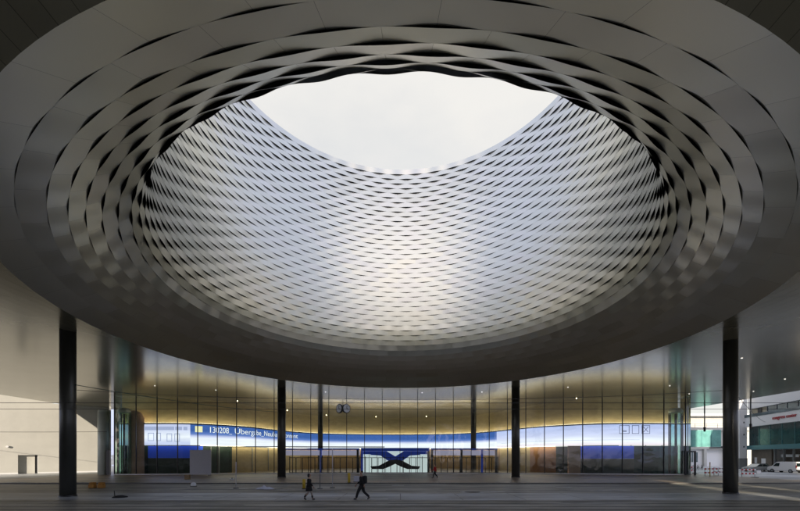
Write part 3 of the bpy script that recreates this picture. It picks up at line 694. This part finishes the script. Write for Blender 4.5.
# ------------------------------------------------------------------ small things on the square
def at(px, py, z=0):
    d = F*(CH-z)/(py-456); return ((px-400)/F*d, d)
o = empty('banner_board', (-27.4, 51.6, .12), 'large plain grey board standing before the left glass', 'board')
MB().b2(-1.45, 1.45, 0, .08, .12, 3.5).build('panel', M['banner'], o, .01); MB().b2(-1.3, -1.2, -.3, .4, 0, .12).b2(1.2, 1.3, -.3, .4, 0, .12).build('foot', M['grey'], o)
for px, lab in ((92.5, 'orange sandbag left of its twin by the left column'), (101.5, 'orange sandbag right of its twin by the left column')):
    X, Y = at(px, 488); o = empty('sandbag', (X, Y, 0), lab, 'sandbag', 'orange sandbags near the left column')
    mb = MB(); mb.box(0, 0, .17, .50, .4, .34).box(.01, .02, .42, .46, .36, .16, rz=.1); mb.build('bag', M['orange'], o, .07)
X, Y = at(120, 497.5); o = empty('barrier_foot', (X, Y, 0), 'black rubber foot with a short bent rod on the road', 'post foot')
MB().lathe(0, 0, [(.01, .16), (.16, .15), (.42, .07), (.46, 0)], 18).build('foot', M['black'], o); MB().tube([(-.35, 0, .05), (-.42, .05, .45)], .03, 8).build('rod', M['dgrey'], o)
for px, py, pt_, lab in ((304, 489, 479, 'short yellow bollard just left of the woman in boots'), (349, 483, 473, 'short yellow bollard near the walking man')):
    zb = 0 if py > 485 else .12
    X, Y = at(px, py, zb); o = empty('bollard', (X, Y, zb), lab, 'bollard', 'yellow bollards on the road edge')
    hh = (py-pt_)/F*Y; MB().tube([(0, 0, 0), (0, 0, hh-.05), (0, 0, hh)], [.13, .13, .09], 16).build('post', M['yellow'], o); MB().lathe(0, 0, [(.18, 0), (.18, .05), (.13, .06)], 16).build('base', M['dgrey'], o)
X, Y = at(356.5, 482, .12); o = empty('utility_box', (X, Y, .12), 'small white utility box left of the walking man', 'box')
MB().b2(-.28, .28, -.15, .15, .05, .62).build('body', M['banner'], o, .015); MB().b2(-.3, .3, -.17, .17, 0, .05).build('base', M['kerb'], o)
for px, py, top, lab in ((236, 488.5, 462, 'thin pale pole on the kerb below the file name'), (332.5, 488, 449, 'thin pale pole between the woman and the man'), (320, 489, 450, 'thin grey pole just right of the woman')):
    X, Y = at(px, py); o = empty('sign_pole', (X, Y, 0), lab, 'pole', 'thin poles along the kerb'); hh = (py-top)/F*Y
    MB().tube([(0, 0, .05), (0, 0, hh)], .035, 8).build('pole', M['grey' if px == 320 else 'banner'], o); MB().lathe(0, 0, [(.01, .09), (.2, .08), (.24, 0)], 14).build('foot', M['kerb'], o)
X, Y = at(193.5, 486.5); o = empty('beacon', (X, Y, 0), 'small round white beacon at the kerb below the grey board', 'beacon')
MB().lathe(0, 0, [(.2, 0), (.24, .1), (.22, .28), (.12, .38), (.0, .41)], 16).build('globe', M['whitep'], o); MB().lathe(0, 0, [(.28, 0), (.28, .05), (.2, .06)], 16).build('base', M['dgrey'], o)
X, Y = at(232, 480, .12); o = empty('floor_lamp', (X, Y, .12), 'tiny white block lamp on the brown paving', 'lamp')
MB().b2(-.22, .22, -.12, .12, 0, .16).build('body', M['whitep'], o, .02); MB().b2(-.05, .05, -.05, .05, .16, .24).build('knob', M['dgrey'], o)
X, Y = at(187.5, 479, .12); o = empty('wooden_crate', (X, Y, .12), 'small wooden crate by the glass left of the grey board', 'crate')
MB().b2(-.25, .25, -.2, .2, 0, .12).b2(-.25, .25, -.2, .2, .15, .30).b2(-.25, .25, -.2, .2, .33, .5).build('slat', M['wood'], o); MB().b2(-.22, .22, -.17, .17, 0.01, .48).build('core', M['brown'], o)
X, Y = at(265, 489.2); o = empty('folded_tarp', (X, Y, 0), 'pale crumpled tarp lying on the road by the kerb', 'tarp')
random.seed(11); bm = bmesh.new(); bmesh.ops.create_grid(bm, x_segments=16, y_segments=8, size=1)
for v in bm.verts:
    e = max(0, 1-abs(v.co.x)**3)*max(0, 1-abs(v.co.y)**2); v.co = Vector((v.co.x*.75, v.co.y*.3, .02+e*(.10+.12*random.random()+.16*math.exp(-((v.co.x+.1)/.2)**2))))
me = bpy.data.meshes.new('sheet'); bm.to_mesh(me); bm.free(); me.materials.append(M['banner']); q = bpy.data.objects.new('sheet', me); C.objects.link(q); q.parent = o

# barriers
def barrier(X, Y, rz, lab, wd=2.2):
    o = empty('road_barrier', (X, Y, 0), lab, 'barrier', 'red and white road barriers', rz)
    for zz in (.45, .95):
        n = 8
        bd = MB().b2(-wd/2, wd/2, -.02, .02, zz, zz+.2).build('board', M['whitep'], o)
        for i in range(0, n, 2): MB().b2(-wd/2+wd*i/n, -wd/2+wd*(i+1)/n, -.024, .024, zz+.002, zz+.198).build('red_stripe', M['red'], bd)
    for sx in (-1, 1):
        MB().b2(sx*wd/2*.9-.03, sx*wd/2*.9+.03, .025, .065, .08, 1.2).build('post', M['grey'], o); MB().b2(sx*wd/2*.9-.15, sx*wd/2*.9+.15, -.3, .4, 0, .08).build('foot', M['black'], o)
    return o
barrier(42.3, 51, .1, 'red and white barrier leftmost beside the right column'); barrier(45.0, 52.5, -.2, 'red and white barrier partly behind the right column')
barrier(44.7, 48.2, .15, 'red and white barrier just right of the right column'); barrier(44.5, 57.5, .3, 'red and white barrier behind the others left of the column'); barrier(46.3, 60.5, -.15, 'farthest red and white barrier behind the right column')
X, Y = at(710, 477.5); o = empty('marker_post', (X, Y, 0), 'thin yellow marker post with black foot by the barriers', 'post')
MB().tube([(0, 0, .06), (0, 0, 2.0)], .05, 10).build('pole', M['yellow'], o); MB().b2(-.5, .5, -.25, .25, 0, .08).build('foot', M['black'], o)
X, Y = at(757.5, 473.5); o = empty('concrete_block', (X, Y, 0), 'small white concrete block before the silver car', 'block')
MB().b2(-.35, .35, -.25, .25, 0, .5).build('body', M['white'], o, .04); MB().tube([(0, 0, .5), (0, 0, .62)], .05, 8).build('lifting_eye', M['dgrey'], o)

# ------------------------------------------------------------------ vehicles
def vehicle(X, Y, rz, lab, cat, name, paint, L_, W_, side, glassside, wheels):
    """side: closed outline (x, z) of the body; nose toward -x"""
    o = empty(name, (X, Y, 0), lab, cat, None, rz)
    mb = MB(); n = len(side); hw = W_/2
    def inset(zv): return hw*(1 if zv < .95 else 1-.16*(zv-.95)/.6)
    for i in range(n):
        a, b = side[i], side[(i+1) % n]
        mb.quad((a[0], -inset(a[1]), a[1]), (b[0], -inset(b[1]), b[1]), (b[0], inset(b[1]), b[1]), (a[0], inset(a[1]), a[1]))
    mb.quad(*[(p[0], -inset(p[1]), p[1]) for p in side]); mb.quad(*[(p[0], inset(p[1]), p[1]) for p in reversed(side)])
    mb.build('body', M[paint], o, .05)
    for poly in glassside:
        for sx in (-1, 1):
            MB().quad(*[(p[0], sx*(inset(p[1])+.012), p[1]) for p in poly]).build('side_window', M['carglass'], o)
    for x in wheels:
        for sx in (-1, 1):
            t = MB().tube([(x, sx*(hw-.18), .31), (x, sx*(hw+.02), .31)], .31, 20).build('wheel', M['black'], o)
            MB().tube([(x, sx*(hw+.021), .31), (x, sx*(hw+.03), .31)], .19, 14).build('rim', M['grey'], t)
    return o
car_side = [(-2.15, .28), (-2.2, .5), (-2.1, .72), (-1.2, .92), (-.45, 1.38), (.55, 1.42), (1.45, 1.05), (2.1, .98), (2.15, .6), (2.1, .3)]
car_win = [[(-1.0, .96), (-.42, 1.32), (.0, 1.35), (.0, .96)], [(.06, .96), (.06, 1.35), (.52, 1.36), (1.2, 1.06), (1.1, .96)]]
c1 = vehicle(64.0, 67.3, .05, 'silver saloon car parked before the white building', 'car', 'parked_car', 'silver', 4.3, 1.75, car_side, car_win, (-1.35, 1.35))
for y in (-.6, .6): MB().b2(-2.22, -2.14, y-.18, y+.18, .55, .68).build('headlight', M['lampw'], c1); MB().b2(2.11, 2.17, y-.18, y+.18, .72, .86).build('tail_light', M['lampred'], c1)
c2 = vehicle(67.6, 70.5, .6, 'dark car mostly hidden between the silver car and the van', 'car', 'parked_car', 'darkcar', 4.3, 1.75, car_side, car_win, (-1.35, 1.35))
for y in (-.6, .6): MB().b2(2.11, 2.17, y-.18, y+.18, .72, .86).build('tail_light', M['lampred'], c2)
van_side = [(-2.2, .3), (-2.28, .6), (-2.2, .95), (-1.55, 1.08), (-.95, 1.72), (-.6, 1.84), (2.0, 1.84), (2.12, 1.7), (2.2, .9), (2.2, .32)]
van_win = [[(-1.35, 1.08), (-.92, 1.6), (-.35, 1.62), (-.35, 1.06)]]
v = vehicle(65.2, 63.5, -1.50, 'white van parked with its rear toward the square', 'van', 'parked_van', 'vanp', 4.5, 1.8, van_side, van_win, (-1.45, 1.4))
MB().quad((2.135, -.72, 1.05), (2.135, .72, 1.05), (2.10, .68, 1.62), (2.10, -.68, 1.62)).build('rear_window', M['carglass'], v).location.x = .085
for y in (-.82, .82): MB().b2(2.17, 2.225, y-.07, y+.07, .8, 1.25).build('tail_light', M['lampred'], v)
MB().b2(2.2, 2.3, -.85, .85, .34, .55).build('bumper', M['dgrey'], v); MB().b2(2.20, 2.235, -.26, .26, .68, .8).build('number_plate', M['whitep'], v)

# bicycles
def bicycle():
    o = empty('bicycle', (0, 0, 0), '', 'bicycle', 'bicycles parked by the cream building')
    for x in (-.52, .52):
        w_ = MB().torus((x, 0, .34), .32, .022, (0, 1, 0)).build('wheel', M['black'], o)
        sp_ = MB()
        for k_ in range(6):
            a = k_*PI/6; sp_.tube([(x-.31*math.cos(a), 0, .34-.31*math.sin(a)), (x+.31*math.cos(a), 0, .34+.31*math.sin(a))], .004, 4)
        sp_.build('spokes', M['grey'], w_)
    f = MB(); P = dict(bb=(-.05, 0, .3), st=(-.2, 0, .82), hd=(.36, 0, .8), r=(-.52, 0, .34), f=(.52, 0, .34))
    for a, b in (('bb', 'st'), ('bb', 'hd'), ('st', 'hd'), ('bb', 'r'), ('st', 'r'), ('hd', 'f')): f.tube([P[a], P[b]], .022, 6)
    f.build('frame', M['dgrey'], o); MB().box(-.22, 0, .92, .26, .14, .06).build('saddle', M['black'], o, .02); MB().tube([(-.2, 0, .8), (-.21, 0, .9)], .015, 6).build('seat_post', M['grey'], o)
    MB().tube([(.36, 0, .8), (.33, 0, 1.02)], .018, 6).tube([(.28, -.28, 1.0), (.34, -.1, 1.03), (.34, .1, 1.03), (.28, .28, 1.0)], .018, 6).build('handlebar', M['grey'], o)
    return o
b0 = bicycle()
labs = ['dark bicycle nearest the foyer corner by the cream building', 'dark bicycle second from the foyer corner', 'dark bicycle third from the foyer corner', 'dark bicycle farthest right of the row by the cream building']
for i in range(4):
    b = b0 if i == 0 else copy_tree(b0)
    b.location = (57.3+i*1.15, 74.5+i*.4, .01); b.rotation_euler = (.06, 0, .35+.1*i); b['label'] = labs[i]

# ------------------------------------------------------------------ people
def skin_mesh(name, verts, edges, rad, m, parent, sub=2, root=0):
    me = bpy.data.meshes.new(name); me.from_pydata(verts, edges, []); o = bpy.data.objects.new(name, me); C.objects.link(o); me.materials.append(m)
    sk = o.modifiers.new('skin', 'SKIN'); sk.use_smooth_shade = True
    for i, r in enumerate(rad):
        sv = me.skin_vertices[0].data[i]; sv.radius = (r, r) if not isinstance(r, tuple) else r; sv.use_root = (i == root)
    ss = o.modifiers.new('sub', 'SUBSURF'); ss.levels = sub; ss.render_levels = sub
    o.parent = parent; return o
def person(X, Y, rz, lab, H, stride, female, zb=0, top='cloth'):
    """faces local +x; y lateral"""
    o = empty('person', (X, Y, zb), lab, 'person', None, rz); k = H/1.78
    hip = .93; V = []; E = []; R = []
    def add(p, r, par=None):
        V.append((p[0]*k, p[1]*k, p[2]*k)); R.append(r*k if not isinstance(r, tuple) else (r[0]*k, r[1]*k))
        if par is not None: E.append((par, len(V)-1))
        return len(V)-1
    pel = add((0, 0, hip), .09); wa = add((.01, 0, 1.10), .11, pel); ch = add((.02, 0, 1.30), .135, wa); nb_ = add((.025, 0, 1.45), .08, ch)
    nk = add((.035, 0, 1.53), .052, nb_); jaw = add((.055, 0, 1.60), .066, nk); hd = add((.05, 0, 1.69), .085, jaw); tp = add((.045, 0, 1.755), .055, hd)
    nose = add((.135, 0, 1.655), .012, hd)
    hands = []; feet = []
    for s in (-1, 1):
        sw = -s*stride            # arm swings opposite the leg
        sh = add((.01, s*.17, 1.43), .065, nb_); el = add((.02+sw*.10, s*.235, 1.16), .045, sh); wr = add((.10+sw*.30, s*.235, .93), .028, el)
        dv = Vector((.12, 0, -.2)).normalized(); hc = add((.12+sw*.33, s*.23, .87), (.035, .02), wr); hands.append((hc, s))
        for j in range(4): f1 = add((.10+sw*.34+j*.018, s*(.225), .815), .009, hc); add((.105+sw*.34+j*.018, s*.205, .775-.006*abs(j-1.5)), .008, f1)
        th = add((.165+sw*.33, s*.215, .85), .010, hc); add((.18+sw*.33, s*.205, .82), .008, th)
        f = s*stride
        hj = add((0, s*.085, .88), .075, pel)
        if f > 0: kn, an, toe = (f*.25, .48), (f*.36, .10), (f*.36+.16, .045)
        else: kn, an, toe = (f*.12+.03, .49), (f*.45-.02, .17), (f*.45+.10, .03)
        kj = add((kn[0], s*.09, kn[1]), .055, hj); aj = add((an[0], s*.09, an[1]), .036, kj); he = add((an[0]-.02, s*.09, an[1]-.04), .028, aj); tj = add((toe[0]-.03, s*.10, toe[1]+.005), .02, aj)
        feet.append((hj, kj, aj, tj, s, kn, an, toe))
    skin_mesh('body', V, E, R, M['skin'], o)
    mt = M[top]
    # coat
    cv = [(0, 0, hip-.17 if not female else .74), (.0, 0, .98), (.01, 0, 1.12), (.02, 0, 1.32), (.02, 0, 1.46)]; cr_ = [(.20, .16) if not female else (.21, .18), (.185, .155), (.18, .15), (.21, .165), (.10, .10)]
    cv = [tuple(c*k for c in p) for p in cv]; ce = [(i, i+1) for i in range(4)]; crr = [(a*k, b*k) for a, b in cr_]
    for s in (-1, 1):
        sw = -s*stride; i = len(cv); cv += [tuple(c*k for c in q) for q in ((.01, s*.18, 1.42), (.02+sw*.10, s*.24, 1.16), (.095+sw*.28, s*.24, .95))]
        ce += [(4, i), (i, i+1), (i+1, i+2)]; crr += [(.085*k, .085*k), (.065*k, .065*k), (.05*k, .05*k)]
    skin_mesh('coat', cv, ce, crr, mt, o, root=2)
    for (hj, kj, aj, tj, s, kn, an, toe) in feet:
        if not female:
            vs = [(0, s*.085, .93), (kn[0], s*.09, kn[1]), (an[0], s*.09, an[1]+.0)]; skin_mesh('trouser_leg', [tuple(c*k for c in p) for p in vs], [(0, 1), (1, 2)], [.14*k, .092*k, .075*k], M['cloth2'], o)
        else:
            vs = [(0, s*.085, .85), (kn[0], s*.09, kn[1]), (an[0]*.9, s*.09, an[1]+.2)]; skin_mesh('tights', [tuple(c*k for c in p) for p in vs], [(0, 1), (1, 2)], [.10*k, .066*k, .055*k], M['bare'], o)
            vs = [(kn[0]*.45+an[0]*.55, s*.09, kn[1]*.45+an[1]*.55+.06), (an[0], s*.09, an[1]+.02)]; skin_mesh('boot_shaft', [tuple(c*k for c in p) for p in vs], [(0, 1)], [.072*k, .058*k], M['boots'], o)
        vs = [(an[0]-.04, s*.09, an[1]-.05), (an[0]+.05, s*.095, an[1]-.03), (toe[0]+.01, s*.10, toe[1]+.002)]; skin_mesh('shoe', [tuple(c*k for c in p) for p in vs], [(0, 1), (1, 2)], [.05*k, .05*k, .038*k], M['boots'], o)
    if female:
        MB().lathe(0, 0, [(.17*k, 1.0*k), (.20*k, .8*k), (.225*k, .62*k), (.21*k, .615*k)], 20).build('skirt', M['cloth'], o)
        hv = [(.02, 0, 1.775), (-.02, 0, 1.70), (-.03, 0, 1.58), (-.02, 0, 1.50)]; hr = [.07, .098, .085, .05]
        skin_mesh('scarf', [tuple(c*k for c in p) for p in ((.03, -.05, 1.5), (.06, .0, 1.49), (.03, .05, 1.5))], [(0, 1), (1, 2)], [.05*k, .05*k, .05*k], M['scarf'], o)
    else:
        hv = [(.03, 0, 1.785), (-.01, 0, 1.73), (-.025, 0, 1.65)]; hr = [.065, .09, .06]
    skin_mesh('hair', [tuple(c*k for c in p) for p in hv], [(i, i+1) for i in range(len(hv)-1)], [r*k for r in hr], M['hair'], o)
    return o
X, Y = at(309, 500.2); person(X, Y, .15, 'woman in a dark coat and skirt with black boots walking right', 1.70, .62, True)
X, Y = at(362, 499.8); p2 = person(X, Y, PI-.12, 'man in black with a backpack striding left across the road', 1.86, .95, False)
MB().box(-.20, 0, 1.30, .24, .34, .50).build('backpack', M['cloth2'], p2, .08)
X, Y = at(435, 478.2, .12); person(X, Y, PI+.2, 'distant person in a red jacket walking by the picket fence', 1.70, .8, False, .12, 'redcloth')
X, Y = at(231, 470.5, .12)
